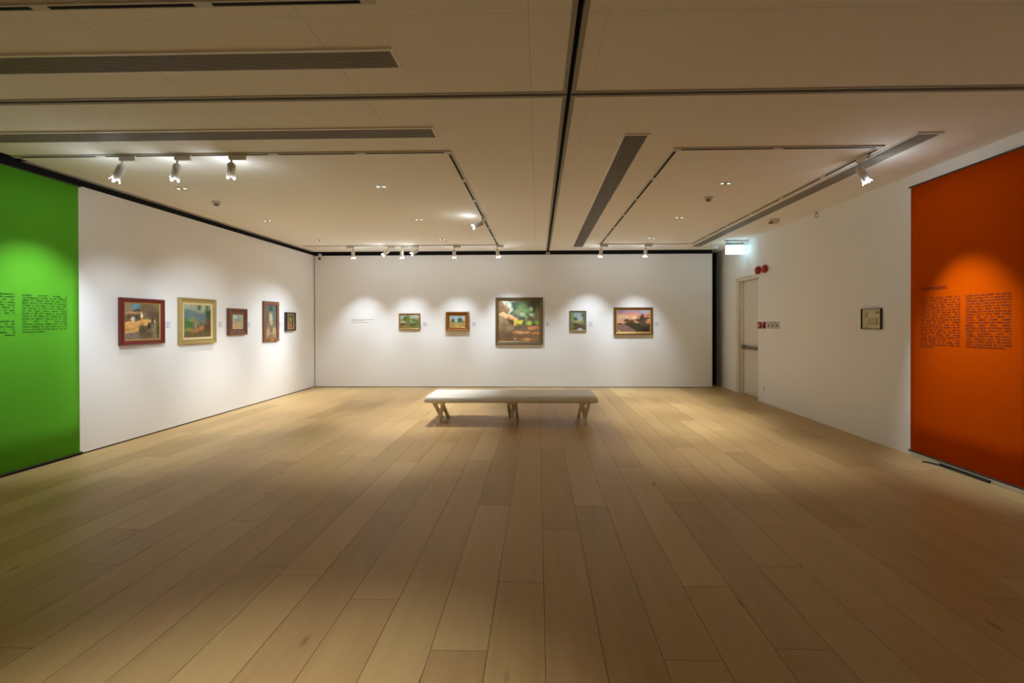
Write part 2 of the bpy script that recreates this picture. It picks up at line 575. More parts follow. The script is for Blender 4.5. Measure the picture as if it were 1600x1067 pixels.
oy0, oy1 = 5.672, 4.31
ob = banner('orange_banner', 'tall orange red fabric banner with underlined heading on right wall', (XR, oy0, 0), RR, oy0 - oy1, 0.052, 3.128, ORANGE)
ocol1 = ["In the 1920s, American interests by a", "number of painters had begun to see the", "islands as an exotic destination, a source of",
         "romantic scenery for their canvases during", "a time of heightened attention to the world", "outside. It was not only those on the boats but",
         "those back home who would read about it,", "stories of distant acquaintances. Visitors", "came and in time the pictures would turn and",
         "shape a notion that the archipelago was peopled", "with figures for calendars or Philippine", "postcards, exactly perfect. Painters were also",
         "less interested in trade. The struggles of the day", "dissolved under the afternoon sun. Observers", "and the political world only increased the", "production of landscape genre paintings",
         "drawing others of the islands. Collectors then", "gradually followed, and buyers in a sense,", "so too following the old painting public,", "sojourners, travelers themselves amongst these", "islands and people.|"]
ocol2 = ["through some means another was a popular", "subject continuing lines of perspective and", "compositions, depicted compositions amid the", "the rural scenes, leaving many to wonder at",
         "settings, homes, according to an abundance", "vivid and sunny. Based outside of the", "surroundings after the seasons of the past few", "landscapes, set in distant, idyllic rural-like",
         "settings, often and the daytime of", "everyday, suffused beautiful rainbows", "created it from the past capture most rarefied", "glimpses, offered visions, together",
         "performance activities and influences equally.", "Departure of subject matters in a viewed", "through commonplaces sunsets or", "established features of their warm tones in", "works architectural details, with warmer", "settings of distinct variations. The resulting", "work is another possibility than can include", "mixing and arranging these paintings shown.|"]
bm = bmesh.new()
text_block(bm, ocol1, oy0 - 5.521, 0.502, 1.816, 0.0270, 0.0235, -0.0205, bold=0.0014)
obj('lettering', bm, ORANGETXT, ob)
bm = bmesh.new()
text_block(bm, ocol2, oy0 - 4.953, 0.462, 1.816, 0.0270, 0.0235, -0.0205, bold=0.0014)
obj('lettering', bm, ORANGETXT, ob)
bm = bmesh.new()
text_block(bm, ["THE CONTINUED LEGACY"], oy0 - 5.521, 0.345, 1.920, 0.03, 0.030, -0.0205, bold=0.0016)
bx(bm, oy0 - 5.521, oy0 - 5.176, -0.0206, -0.0200, 1.910, 1.9125)
obj('heading', bm, ORANGETXT, ob)

# ------------------------------------------------------------------ paintings
def vnoise(seed):
    rnd = random.Random(seed)
    tab = [[rnd.random() for _ in range(64)] for _ in range(64)]

    def f(x, y):
        i, j = math.floor(x), math.floor(y)
        a, b = x - i, y - j
        a, b = a * a * (3 - 2 * a), b * b * (3 - 2 * b)
        g = lambda p, q: tab[p % 64][q % 64]
        return (g(i, j) * (1 - a) + g(i + 1, j) * a) * (1 - b) + (g(i, j + 1) * (1 - a) + g(i + 1, j + 1) * a) * b
    return f


def sstep(a, b, x):
    t = min(1, max(0, (x - a) / (b - a + 1e-9)))
    return t * t * (3 - 2 * t)


def canvas(parent, w, h, y, layers, seed, gain=1.0, res=88, grain=0.2):
    nx = max(16, int(res * w / max(w, h)))
    ny = max(16, int(res * h / max(w, h)))
    nz, nz2, nz3 = vnoise(seed), vnoise(seed + 1), vnoise(seed + 2)
    bm = bmesh.new()
    lay = bm.verts.layers.float_color.new('paint')
    rows = []
    for j in range(ny + 1):
        row = []
        for i in range(nx + 1):
            u, v = i / nx, j / ny
            uu = u + (nz(u * 9.7, v * 11.3) - 0.5) * 0.04 + (nz3(u * 40, v * 40) - 0.5) * 0.022
            vv = v + (nz2(u * 7.3, v * 12.1) - 0.5) * 0.035 + (nz(u * 40, v * 40 + 9) - 0.5) * 0.022
            c = Vector((0.5, 0.5, 0.5))
            for l in layers:
                if l[0] == 'g':                                   # vertical gradient between two heights
                    _, a, b, ca, cb = l
                    if a - 0.001 <= vv + (0.02 if a > 0 else 0.2) and vv <= b + 0.2:
                        t = sstep(a, b, vv)
                        k = sstep(a - 0.015, a + 0.015, vv) if a > 0 else 1
                        c = c.lerp(Vector(lin(ca)).lerp(Vector(lin(cb)), t), k)
                elif l[0] == 'e':                                 # soft blob
                    _, cx, cy, rx, ry, col, soft = l
                    d = math.hypot((uu - cx) / rx, (vv - cy) / ry) + (nz3(u * 22, v * 22) - 0.5) * 0.55
                    k = (1 - sstep(1 - soft * 1.25, 1 + soft * 0.65, d)) * 0.95
                    c = c.lerp(Vector(lin(col)), k)
                elif l[0] == 'p':                                 # flat patch
                    _, pts, col, op = l
                    ins = False
                    m = len(pts)
                    for q in range(m):
                        (xa, ya), (xb, yb) = pts[q], pts[(q + 1) % m]
                        if (ya > vv) != (yb > vv) and uu < (xb - xa) * (vv - ya) / (yb - ya) + xa:
                            ins = not ins
                    if ins:
                        c = c.lerp(Vector(lin(col)), op)
            f = 1 + (nz(u * 45, v * 45) - 0.5) * grain * 2 + (nz2(u * 11, v * 11) - 0.5) * grain
            hj = (nz3(u * 30, v * 30) - 0.5) * 0.22
            c = Vector((c.x * f * (1 + hj), c.y * f, c.z * f * (1 - hj))) * 0.98 * gain
            vt = bm.verts.new((w * (u - 0.5), y, h * (v - 0.5)))
            vt[lay] = (max(0, c.x), max(0, c.y), max(0, c.z), 1)
            row.append(vt)
        rows.append(row)
    for j in range(ny):
        for i in range(nx):
            bm.faces.new((rows[j][i], rows[j][i + 1], rows[j + 1][i + 1], rows[j + 1][i]))
    return obj('canvas', bm, PAINT, parent)


def ring_loft(bm, W, H, prof):
    """mitred moulding: prof = [(inset from the outer edge, distance off the wall), ...] front; closed to the wall at both ends"""
    rs = []
    for ins, d in prof:
        a, b = W / 2 - ins, H / 2 - ins
        rs.append([bm.verts.new(c) for c in ((-a, -d, -b), (a, -d, -b), (a, -d, b), (-a, -d, b))])
    for p, q in zip(rs, rs[1:]):
        for k in range(4):
            bm.faces.new((p[k], p[(k + 1) % 4], q[(k + 1) % 4], q[k]))
    for k in range(4):
        p, q = rs[-1], rs[0]
        bm.faces.new((p[k], p[(k + 1) % 4], q[(k + 1) % 4], q[k]))
    return bm


def painting(label, wall, along, zc, W, H, fw, depth, fm, layers, seed, liner=None, lw=0.0, style='step', gain=1.0):
    loc, rz = {'L': ((XL, along, zc), RL), 'B': ((along, D, zc), RB), 'R': ((XR, along, zc), RR)}[wall]
    t = thing('framed_painting', label, 'painting', loc, rz)
    d = depth
    if style == 'step':
        pr = [(0, 0.001), (0, d * 0.72), (fw * 0.14, d), (fw * 0.42, d), (fw * 0.55, d * 0.82), (fw * 0.9, d * 0.66), (fw, d * 0.62), (fw, 0.001)]
    elif style == 'scoop':
        pr = [(0, 0.001), (0, d * 0.8), (fw * 0.12, d), (fw * 0.28, d * 0.96), (fw * 0.4, d * 0.72), (fw * 0.62, d * 0.5), (fw * 0.85, d * 0.46), (fw * 0.92, d * 0.55), (fw, d * 0.5), (fw, 0.001)]
    else:
        pr = [(0, 0.001), (0, d), (fw, d * 0.95), (fw, 0.001)]
    fr = obj('frame', ring_loft(bmesh.new(), W, H, pr), fm, t)
    inner = fw
    cd = d * 0.42
    if liner:
        bm = ring_loft(bmesh.new(), W - 2 * fw + 0.002, H - 2 * fw + 0.002, [(0, 0.002), (0, d * 0.6), (lw * 0.5, d * 0.56), (lw, d * 0.46), (lw, 0.002)])
        obj('liner', bm, liner, t)
        inner = fw + lw
    cv = canvas(t, W - 2 * inner + 0.006, H - 2 * inner + 0.006, -cd, layers, seed, gain)
    return t, fr


def fmat(name, c, rough=0.4, metal=0.2, noise=0.18, ns=25):
    return mat(name, lin(c), rough, metal, noise=noise, nscale=ns)


MAHOG = fmat('mahogany_frame', (112, 34, 26), 0.35, 0.0)
GOLDPALE = fmat('pale_gold_frame', (176, 152, 92), 0.45, 0.25)
CREAMLIN = fmat('cream_liner', (218, 200, 150), 0.6, 0.0, 0.06)
GOLDLIN = fmat('gold_liner', (200, 162, 88), 0.35, 0.4, 0.1)
BROWNWD = fmat('brown_wood_frame', (112, 66, 42), 0.4, 0.0)
REDWD = fmat('red_brown_frame', (126, 78, 44), 0.45, 0.0)
EBONY = fmat('ebony_frame', (52, 50, 46), 0.4, 0.0)
ANTGOLD = fmat('antique_gold_frame', (158, 124, 68), 0.4, 0.3)
RICHGOLD = fmat('rich_gold_frame', (150, 98, 42), 0.35, 0.35)
OLIVEFR = fmat('olive_frame', (104, 88, 58), 0.45, 0.15)
DARKGOLD = fmat('dark_gold_frame', (124, 88, 32), 0.35, 0.35)
OLIVEGD = fmat('grey_gold_frame', (128, 112, 74), 0.45, 0.2)
THINBLK = fmat('thin_dark_frame', (44, 32, 14), 0.4, 0.0)

# left wall, near to far
painting('red mahogany framed painting of a sunlit village road with figures', 'L', 6.386, 1.583, 0.712, 0.628, 0.060, 0.062, MAHOG,
         [('g', 0, 1, (128, 106, 76), (128, 110, 86)), ('e', 0.1, 0.85, 0.24, 0.24, (158, 134, 104), 0.5), ('e', 0.29, 0.93, 0.14, 0.12, (96, 156, 172), 0.35),
          ('p', [(0.22, 0.80), (0.38, 0.88), (0.56, 0.80), (0.56, 0.74), (0.2, 0.74)], (88, 72, 52), 0.85), ('e', 0.66, 0.86, 0.26, 0.16, (112, 92, 66), 0.6), ('e', 0.80, 0.70, 0.2, 0.12, (96, 76, 54), 0.6),
          ('p', [(0, 0.76), (0.5, 0.78), (0.5, 0.72), (0, 0.70)], (206, 152, 98), 0.8), ('e', 0.24, 0.63, 0.26, 0.07, (78, 60, 36), 0.5), ('e', 0.22, 0.57, 0.06, 0.07, (222, 214, 200), 0.4), ('e', 0.1, 0.52, 0.1, 0.03, (110, 100, 64), 0.5),
          ('p', [(0, 0.48), (0.45, 0.53), (0.80, 0.58), (0.80, 0.44), (0.44, 0.34), (0.36, 0.22), (0, 0.16)], (232, 178, 104), 0.95), ('e', 0.49, 0.66, 0.03, 0.08, (244, 236, 210), 0.3), ('e', 0.50, 0.57, 0.035, 0.05, (226, 158, 60), 0.4), ('e', 0.62, 0.56, 0.05, 0.03, (190, 170, 60), 0.4),
          ('p', [(0, 0.30), (0.3, 0.34), (0.34, 0.28), (0, 0.22)], (190, 140, 84), 0.7), ('p', [(0, 0.17), (0.36, 0.24), (0.46, 0.0), (0, 0)], (136, 122, 110), 0.9), ('e', 0.50, 0.28, 0.14, 0.15, (84, 78, 42), 0.5), ('e', 0.69, 0.36, 0.06, 0.14, (48, 40, 42), 0.35), ('e', 0.78, 0.52, 0.06, 0.16, (80, 64, 44), 0.5),
          ('e', 0.62, 0.12, 0.22, 0.12, (96, 78, 50), 0.6), ('e', 0.86, 0.24, 0.06, 0.20, (128, 128, 92), 0.4), ('e', 0.95, 0.30, 0.05, 0.3, (76, 62, 42), 0.5), ('e', 0.85, 0.50, 0.03, 0.05, (220, 210, 186), 0.4), ('e', 0.93, 0.62, 0.07, 0.2, (88, 72, 50), 0.6)], 11, GOLDLIN, 0.014, gain=1.15)
painting('pale gold framed painting of a figure on a green mountain path', 'L', 7.450, 1.590, 0.806, 0.719, 0.072, 0.055, GOLDPALE,
         [('g', 0, 1, (104, 98, 52), (150, 164, 136)), ('g', 0.55, 1, (112, 134, 126), (166, 176, 150)), ('p', [(0, 0.86), (0.25, 0.84), (0.5, 0.74), (0.75, 0.72), (1, 0.6), (1, 0.5), (0, 0.5)], (104, 126, 128), 0.9),
          ('e', 0.7, 0.9, 0.13, 0.1, (176, 180, 150), 0.5), ('e', 0.55, 0.92, 0.08, 0.1, (62, 90, 50), 0.5), ('e', 0.9, 0.72, 0.13, 0.22, (44, 82, 44), 0.4), ('e', 0.85, 0.95, 0.08, 0.08, (74, 100, 60), 0.5),
          ('e', 0.15, 0.42, 0.26, 0.2, (70, 112, 50), 0.5), ('e', 0.3, 0.55, 0.2, 0.08, (120, 146, 96), 0.5), ('e', 0.9, 0.3, 0.22, 0.34, (96, 66, 34), 0.5),
          ('p', [(0.2, 0.18), (0.38, 0.24), (0.72, 0.36), (0.76, 0.28), (0.5, 0.16), (0.3, 0.12)], (196, 124, 66), 0.9), ('e', 0.42, 0.52, 0.06, 0.09, (160, 104, 54), 0.3), ('e', 0.42, 0.38, 0.05, 0.12, (176, 140, 98), 0.4), ('e', 0.6, 0.46, 0.035, 0.12, (96, 108, 100), 0.4),
          ('e', 0.5, 0.06, 0.6, 0.12, (112, 92, 50), 0.6), ('e', 0.15, 0.24, 0.16, 0.06, (146, 148, 60), 0.5)], 21, CREAMLIN, 0.034, 'scoop')
t, fr = painting('small landscape in a wide rounded brown wooden frame', 'L', 8.440, 1.582, 0.515, 0.474, 0.110, 0.062, BROWNWD,
                 [('g', 0, 1, (196, 162, 116), (150, 178, 172)), ('e', 0.3, 0.85, 0.25, 0.12, (208, 214, 196), 0.5), ('e', 0.6, 0.62, 0.4, 0.1, (120, 150, 146), 0.5), ('e', 0.3, 0.42, 0.3, 0.12, (176, 160, 116), 0.6), ('e', 0.5, 0.25, 0.2, 0.16, (212, 166, 110), 0.5), ('e', 0.85, 0.4, 0.15, 0.3, (168, 166, 120), 0.6)], 31, CREAMLIN, 0.010, 'scoop')
t, fr = painting('tall narrow painting of a standing figure in a wooden frame', 'L', 9.540, 1.587, 0.545, 0.812, 0.075, 0.035, REDWD,
                 [('g', 0, 1, (186, 152, 108), (92, 110, 104)), ('g', 0.3, 1, (138, 124, 98), (94, 116, 116)), ('e', 0.5, 0.9, 0.22, 0.12, (66, 66, 52), 0.5), ('e', 0.15, 0.6, 0.16, 0.35, (84, 94, 82), 0.5), ('e', 0.86, 0.6, 0.13, 0.36, (96, 110, 100), 0.5), ('e', 0.5, 0.62, 0.15, 0.17, (212, 184, 142), 0.3), ('e', 0.47, 0.76, 0.06, 0.05, (176, 138, 100), 0.3),
                  ('e', 0.54, 0.47, 0.14, 0.08, (204, 166, 124), 0.4), ('e', 0.46, 0.26, 0.05, 0.16, (84, 70, 56), 0.4), ('e', 0.6, 0.27, 0.05, 0.15, (98, 82, 64), 0.4), ('e', 0.5, 0.06, 0.4, 0.05, (120, 100, 70), 0.5), ('e', 0.8, 0.25, 0.12, 0.1, (190, 160, 120), 0.5)], 41, None, 0, 'flat')
obj('plaque', box(-0.05, 0.05, -0.0405, -0.034, -0.385, -0.352, bevel=0.002), GOLDLIN, fr)['label'] = 'small brass plaque'
painting('smallest left wall painting in a dark frame near the corner', 'L', 10.270, 1.587, 0.385, 0.402, 0.040, 0.060, EBONY,
         [('g', 0, 1, (150, 104, 62), (92, 84, 50)), ('e', 0.25, 0.3, 0.2, 0.25, (176, 116, 78), 0.5), ('e', 0.3, 0.7, 0.25, 0.22, (120, 122, 60), 0.6), ('e', 0.62, 0.62, 0.08, 0.22, (206, 196, 160), 0.4), ('e', 0.62, 0.25, 0.07, 0.16, (190, 170, 120), 0.5), ('e', 0.8, 0.5, 0.12, 0.5, (74, 52, 36), 0.5), ('e', 0.48, 0.45, 0.08, 0.3, (70, 62, 34), 0.5)], 51, GOLDLIN, 0.016)
# back wall, left to right
painting('small green garden landscape in a thin antique gold frame', 'B', -3.103, 1.586, 0.517, 0.392, 0.034, 0.040, ANTGOLD,
         [('g', 0, 1, (110, 104, 52), (178, 176, 150)), ('g', 0.55, 1, (140, 150, 110), (186, 188, 174)), ('e', 0.1, 0.9, 0.2, 0.15, (176, 186, 184), 0.5), ('e', 0.8, 0.85, 0.2, 0.15, (196, 188, 170), 0.5), ('e', 0.3, 0.72, 0.16, 0.2, (66, 90, 34), 0.4), ('e', 0.43, 0.62, 0.12, 0.44, (106, 124, 44), 0.4), ('e', 0.72, 0.6, 0.12, 0.16, (112, 118, 56), 0.5),
          ('e', 0.9, 0.45, 0.2, 0.25, (96, 130, 76), 0.5), ('p', [(0, 0.5), (0.25, 0.52), (0.3, 0.42), (0, 0.4)], (206, 190, 150), 0.85), ('e', 0.12, 0.3, 0.16, 0.14, (98, 80, 40), 0.5), ('e', 0.7, 0.24, 0.2, 0.12, (70, 92, 44), 0.5), ('e', 0.3, 0.08, 0.4, 0.14, (150, 132, 72), 0.6), ('e', 0.85, 0.1, 0.2, 0.12, (120, 130, 70), 0.6)], 61, None, 0)
t, fr = painting('two round green trees painting in a broad ornate gold frame', 'B', -1.940, 1.588, 0.556, 0.461, 0.085, 0.075, RICHGOLD,
                 [('g', 0, 1, (172, 142, 76), (206, 212, 212)), ('g', 0.45, 1, (196, 196, 190), (160, 182, 200)), ('e', 0.2, 0.56, 0.16, 0.2, (62, 92, 54), 0.35), ('e', 0.66, 0.6, 0.2, 0.26, (54, 88, 38), 0.35), ('e', 0.5, 0.4, 0.6, 0.05, (120, 128, 60), 0.5), ('e', 0.9, 0.46, 0.12, 0.1, (96, 116, 60), 0.5), ('e', 0.5, 0.22, 0.7, 0.14, (178, 150, 78), 0.5), ('e', 0.5, 0.1, 0.15, 0.12, (206, 172, 112), 0.5)], 71, GOLDLIN, 0.012, 'scoop')
bm = bmesh.new()                                   # beaded outer edge of the ornate frame
for side in (-1, 1):
    for i in range(16):
        x = -0.262 + 0.524 * i / 15
        bmesh.ops.create_icosphere(bm, subdivisions=1, radius=0.011, matrix=Matrix.Translation((x, -0.072, side * 0.2215)))
    for i in range(13):
        z = -0.2 + 0.4 * i / 12
        bmesh.ops.create_icosphere(bm, subdivisions=1, radius=0.011, matrix=Matrix.Translation((side * 0.269, -0.072, z)))
obj('beading', bm, GOLDLIN, fr)
painting('largest painting, a garden beside a thatched house in an olive frame', 'B', -0.4565, 1.592, 1.135, 1.132, 0.068, 0.050, OLIVEFR,
         [('g', 0, 1, (126, 96, 70), (84, 86, 68)), ('g', 0.4, 1, (104, 96, 70), (76, 84, 68)), ('p', [(0.05, 1), (0.42, 1), (0.34, 0.74), (0.25, 0.66)], (190, 198, 178), 0.95), ('e', 0.42, 0.88, 0.14, 0.16, (62, 76, 68), 0.4), ('e', 0.35, 0.68, 0.08, 0.08, (84, 98, 84), 0.5), ('e', 0.85, 0.88, 0.22, 0.2, (66, 64, 50), 0.6),
          ('e', 0.58, 0.84, 0.16, 0.14, (106, 132, 86), 0.6), ('e', 0.48, 0.72, 0.11, 0.1, (128, 136, 104), 0.6), ('e', 0.70, 0.76, 0.12, 0.08, (112, 148, 92), 0.55), ('e', 0.58, 0.66, 0.06, 0.07, (160, 180, 140), 0.5), ('e', 0.66, 0.62, 0.04, 0.1, (132, 168, 110), 0.5), ('e', 0.78, 0.80, 0.05, 0.04, (160, 186, 142), 0.5), ('e', 0.82, 0.66, 0.07, 0.035, (168, 192, 146), 0.5), ('e', 0.86, 0.60, 0.02, 0.06, (150, 176, 124), 0.5), ('p', [(0.695, 0.66), (0.71, 0.66), (0.715, 0.46), (0.70, 0.46)], (168, 180, 140), 0.8),
          ('e', 0.95, 0.66, 0.09, 0.2, (112, 102, 70), 0.6), ('e', 0.55, 0.58, 0.1, 0.06, (84, 82, 70), 0.6), ('e', 0.80, 0.54, 0.1, 0.05, (90, 84, 62), 0.6),
          ('p', [(0, 1), (0.06, 0.99), (0.28, 0.78), (0.2, 0.70), (0, 0.72)], (150, 124, 94), 0.95), ('p', [(0, 0.88), (0.1, 0.90), (0.24, 0.76), (0.18, 0.71), (0, 0.72)], (132, 104, 78), 0.9), ('p', [(0, 0.73), (0.2, 0.71), (0.22, 0.67), (0, 0.69)], (96, 72, 58), 0.95), ('p', [(0, 0.70), (0.12, 0.71), (0.48, 0.58), (0.44, 0.51), (0.2, 0.58), (0, 0.66)], (206, 168, 124), 0.95), ('p', [(0.2, 0.63), (0.46, 0.55), (0.44, 0.51), (0.22, 0.575)], (176, 124, 76), 0.85),
          ('p', [(0, 0.66), (0.2, 0.58), (0.25, 0.35), (0, 0.3)], (146, 122, 92), 0.9), ('p', [(0.1, 0.61), (0.2, 0.58), (0.22, 0.4), (0.12, 0.42)], (128, 108, 80), 0.6), ('p', [(0.22, 0.56), (0.40, 0.52), (0.38, 0.42), (0.25, 0.44)], (72, 58, 44), 0.85), ('e', 0.41, 0.47, 0.045, 0.10, (222, 172, 78), 0.45), ('e', 0.51, 0.47, 0.085, 0.07, (190, 188, 60), 0.5), ('e', 0.74, 0.45, 0.075, 0.06, (164, 188, 74), 0.5), ('e', 0.93, 0.46, 0.09, 0.06, (120, 146, 66), 0.55), ('e', 0.86, 0.42, 0.05, 0.05, (66, 70, 44), 0.5), ('e', 0.62, 0.44, 0.03, 0.05, (80, 72, 60), 0.5),
          ('e', 0.18, 0.38, 0.16, 0.10, (110, 92, 66), 0.6), ('e', 0.28, 0.34, 0.1, 0.07, (148, 124, 94), 0.5), ('e', 0.50, 0.34, 0.14, 0.05, (92, 92, 74), 0.6), ('p', [(0.68, 0.33), (0.86, 0.38), (1, 0.36), (1, 0.29), (0.75, 0.29)], (196, 130, 88), 0.85), ('e', 0.55, 0.22, 0.26, 0.03, (206, 156, 106), 0.55), ('e', 0.92, 0.2, 0.14, 0.04, (190, 120, 76), 0.5), ('e', 0.2, 0.14, 0.26, 0.12, (98, 78, 58), 0.6), ('e', 0.6, 0.12, 0.3, 0.05, (120, 88, 64), 0.6), ('e', 0.68, 0.05, 0.14, 0.035, (196, 148, 84), 0.5), ('e', 0.40, 0.06, 0.045, 0.022, (166, 156, 136), 0.5)], 81, DARKGOLD, 0.014, gain=1.35)
painting('small upright painting of trees beside a stream, grey gold frame', 'B', 0.9525, 1.588, 0.395, 0.495, 0.034, 0.035, OLIVEGD,
         [('g', 0, 1, (98, 82, 52), (150, 164, 160)), ('g', 0.5, 1, (176, 184, 184), (150, 166, 168)), ('e', 0.1, 0.8, 0.14, 0.3, (120, 146, 106), 0.5), ('e', 0.9, 0.85, 0.2, 0.14, (62, 84, 70), 0.5), ('e', 0.3, 0.62, 0.17, 0.12, (58, 84, 42), 0.4), ('e', 0.12, 0.66, 0.1, 0.14, (130, 150, 70), 0.5), ('e', 0.92, 0.6, 0.14, 0.2, (98, 112, 66), 0.5), ('e', 0.5, 0.46, 0.5, 0.07, (164, 168, 90), 0.5),
          ('e', 0.3, 0.3, 0.22, 0.09, (78, 66, 44), 0.5), ('e', 0.65, 0.22, 0.35, 0.1, (92, 80, 66), 0.5), ('e', 0.8, 0.34, 0.25, 0.04, (150, 134, 110), 0.5), ('e', 0.1, 0.2, 0.12, 0.2, (130, 128, 66), 0.5), ('e', 0.65, 0.05, 0.2, 0.06, (206, 210, 204), 0.4)], 91, None, 0)
painting('pink sunset landscape with dark trees in a wide gold frame', 'B', 2.267, 1.585, 0.922, 0.652, 0.052, 0.055, DARKGOLD,
         [('g', 0, 1, (130, 94, 78), (160, 140, 156)), ('g', 0.38, 1, (226, 166, 128), (168, 148, 164)), ('e', 0.2, 0.7, 0.24, 0.14, (222, 186, 152), 0.6), ('e', 0.4, 0.83, 0.34, 0.08, (210, 134, 124), 0.6), ('e', 0.6, 0.74, 0.4, 0.08, (228, 160, 110), 0.6), ('e', 0.15, 0.93, 0.2, 0.07, (168, 130, 146), 0.6), ('e', 0.88, 0.92, 0.2, 0.1, (178, 178, 190), 0.6), ('e', 0.5, 0.66, 0.1, 0.07, (236, 206, 160), 0.6), ('e', 0.95, 0.76, 0.1, 0.08, (214, 126, 82), 0.5), ('e', 0.95, 0.47, 0.1, 0.05, (222, 110, 78), 0.5),
          ('e', 0.3, 0.52, 0.075, 0.09, (98, 74, 34), 0.35), ('e', 0.45, 0.48, 0.1, 0.1, (92, 62, 34), 0.4), ('e', 0.78, 0.72, 0.07, 0.12, (72, 52, 40), 0.3), ('e', 0.75, 0.54, 0.16, 0.17, (66, 50, 34), 0.35), ('e', 0.62, 0.56, 0.09, 0.04, (120, 78, 46), 0.4), ('e', 0.93, 0.62, 0.1, 0.045, (86, 60, 34), 0.4), ('p', [(0, 0.4), (0.3, 0.4), (0.6, 0.18), (0.62, 0), (0, 0)], (142, 108, 96), 0.95),
          ('p', [(0.22, 0.4), (0.36, 0.46), (0.7, 0.4), (1, 0.42), (1, 0), (0.62, 0), (0.5, 0.16)], (66, 58, 38), 0.95), ('e', 0.9, 0.34, 0.2, 0.02, (108, 112, 66), 0.5), ('e', 0.88, 0.1, 0.2, 0.12, (56, 40, 30), 0.6), ('p', [(0, 0.13), (0.04, 0.13), (0.14, 0.0), (0.08, 0)], (206, 176, 128), 0.9), ('e', 0.46, 0.1, 0.09, 0.02, (176, 138, 88), 0.5), ('e', 0.08, 0.38, 0.12, 0.025, (70, 48, 40), 0.5)], 101, GOLDLIN, 0.014)
# right wall
painting('small pale sketch in a thin dark frame on right wall', 'R', 6.331, 1.597, 0.365, 0.268, 0.007, 0.030, THINBLK,
         [('g', 0, 1, (206, 198, 156), (208, 200, 162)), ('p', [(0.14, 0.82), (0.34, 0.82), (0.34, 0.55), (0.14, 0.55)], (164, 144, 92), 0.7), ('e', 0.24, 0.72, 0.05, 0.05, (176, 168, 130), 0.4), ('e', 0.78, 0.82, 0.14, 0.06, (140, 124, 84), 0.6),
          ('p', [(0.42, 0.56), (0.78, 0.56), (0.78, 0.22), (0.42, 0.22)], (170, 152, 110), 0.45), ('p', [(0.72, 0.58), (0.80, 0.58), (0.80, 0.2), (0.72, 0.2)], (112, 94, 54), 0.7), ('e', 0.37, 0.4, 0.03, 0.13, (76, 58, 24), 0.4), ('e', 0.58, 0.23, 0.2, 0.02, (112, 94, 54), 0.5)], 111, None, 0, 'flat')

# caption cards
cap = box(-0.05, 0.05, -0.004, -0.0008, -0.05, 0.05)
card0 = obj('caption_card', cap, CARD)
line_bm = bmesh.new()
for i, wd in enumerate((0.055, 0.07, 0.045, 0, 0.06, 0.066, 0.05)):
    if wd:
        bx(line_bm, -0.04, -0.04 + wd, -0.0046, -0.0038, 0.034 - i * 0.0115, 0.038 - i * 0.0115)
lines0 = obj('printed_lines', line_bm, INK, card0)
cards = [('L', 6.865, 1.533, 'beside the red mahogany framed painting'), ('L', 8.015, 1.535, 'between pale gold frame and brown frame'), ('L', 8.82, 1.530, 'right of the wide brown frame'),
         ('L', 9.89, 1.528, 'right of the tall narrow painting'), ('L', 10.53, 1.525, 'nearest the back left corner'),
         ('B', -2.729, 1.522, 'right of the small green garden painting'), ('B', -1.541, 1.518, 'between two trees painting and largest painting'), ('B', 0.228, 1.514, 'right of the largest painting'),
         ('B', 1.256, 1.516, 'right of the small upright stream painting'), ('B', 2.826, 1.514, 'right of the pink sunset painting')]
for i, (w, a, z, txt) in enumerate(cards):
    if i:
        c = card0.copy()
        COL.objects.link(c)
        mesh_copy(lines0, c)
    else:
        c = card0
    c.location = (XL, a, z) if w == 'L' else (a, D, z)
    c.rotation_euler = (0, 0, RL if w == 'L' else RB)
    tag(c, 'small pale caption card ' + txt, 'caption card', 'caption cards')

# introductory wall text (far too small to read in the photo: three rows of grey lettering strokes)
bm = bmesh.new()
for z, runs in ((0.040, (0.03, 0.06, 0.045, 0.07, 0.03, 0.055, 0.05, 0.06, 0.05)), (0.012, (0.04, 0.05, 0.03, 0.065, 0.05, 0.03)), (-0.030, (0.06, 0.05, 0.03, 0.07, 0.04, 0.06, 0.045))):
    x = -0.26
    for r in runs:
        bx(bm, x, x + r, -0.0014, -0.0006, z - 0.006, z + 0.007)
        x += r + 0.012
o = obj('wall_lettering', bm, INK)
o.location = (-4.262, D, 1.592)
tag(o, 'short block of faint grey lettering on the left of back wall', 'wall text')

# ------------------------------------------------------------------ bench
bn = thing('gallery_bench', 'long white padded bench on three crossed wooden legs', 'bench', (-0.415, 7.56, 0))
bm = bmesh.new()
n = 8
L2, W2 = 1.317, 0.40
prof = [(0.0, 0.357), (0.0, 0.385), (0.006, 0.41), (0.022, 0.432), (0.05, 0.444), (0.10, 0.449)]
rings = []
for ins, z in prof:
    a, b, r = L2 - ins, W2 - ins, 0.03
    ring = []
    for cx, cy, a0 in ((a - r, b - r, 0), (-a + r, b - r, 90), (-a + r, -b + r, 180), (a - r, -b + r, 270)):
        for q in range(5):
            an = math.radians(a0 + q * 22.5)
            ring.append(bm.verts.new((cx + r * math.cos(an), cy + r * math.sin(an), z)))
    rings.append(ring)
for p, q in zip(rings, rings[1:]):
    for i in range(20):
        bm.faces.new((p[i], p[(i + 1) % 20], q[(i + 1) % 20], q[i]))
bm.faces.new(rings[0][::-1])
bm.faces.new(rings[-1])
obj('seat', bm, LEATHER, bn, True)
obj('seat_board', box(-L2 + 0.02, L2 - 0.02, -W2 + 0.02, W2 - 0.02, 0.343, 0.3568), LEGWOOD, bn)
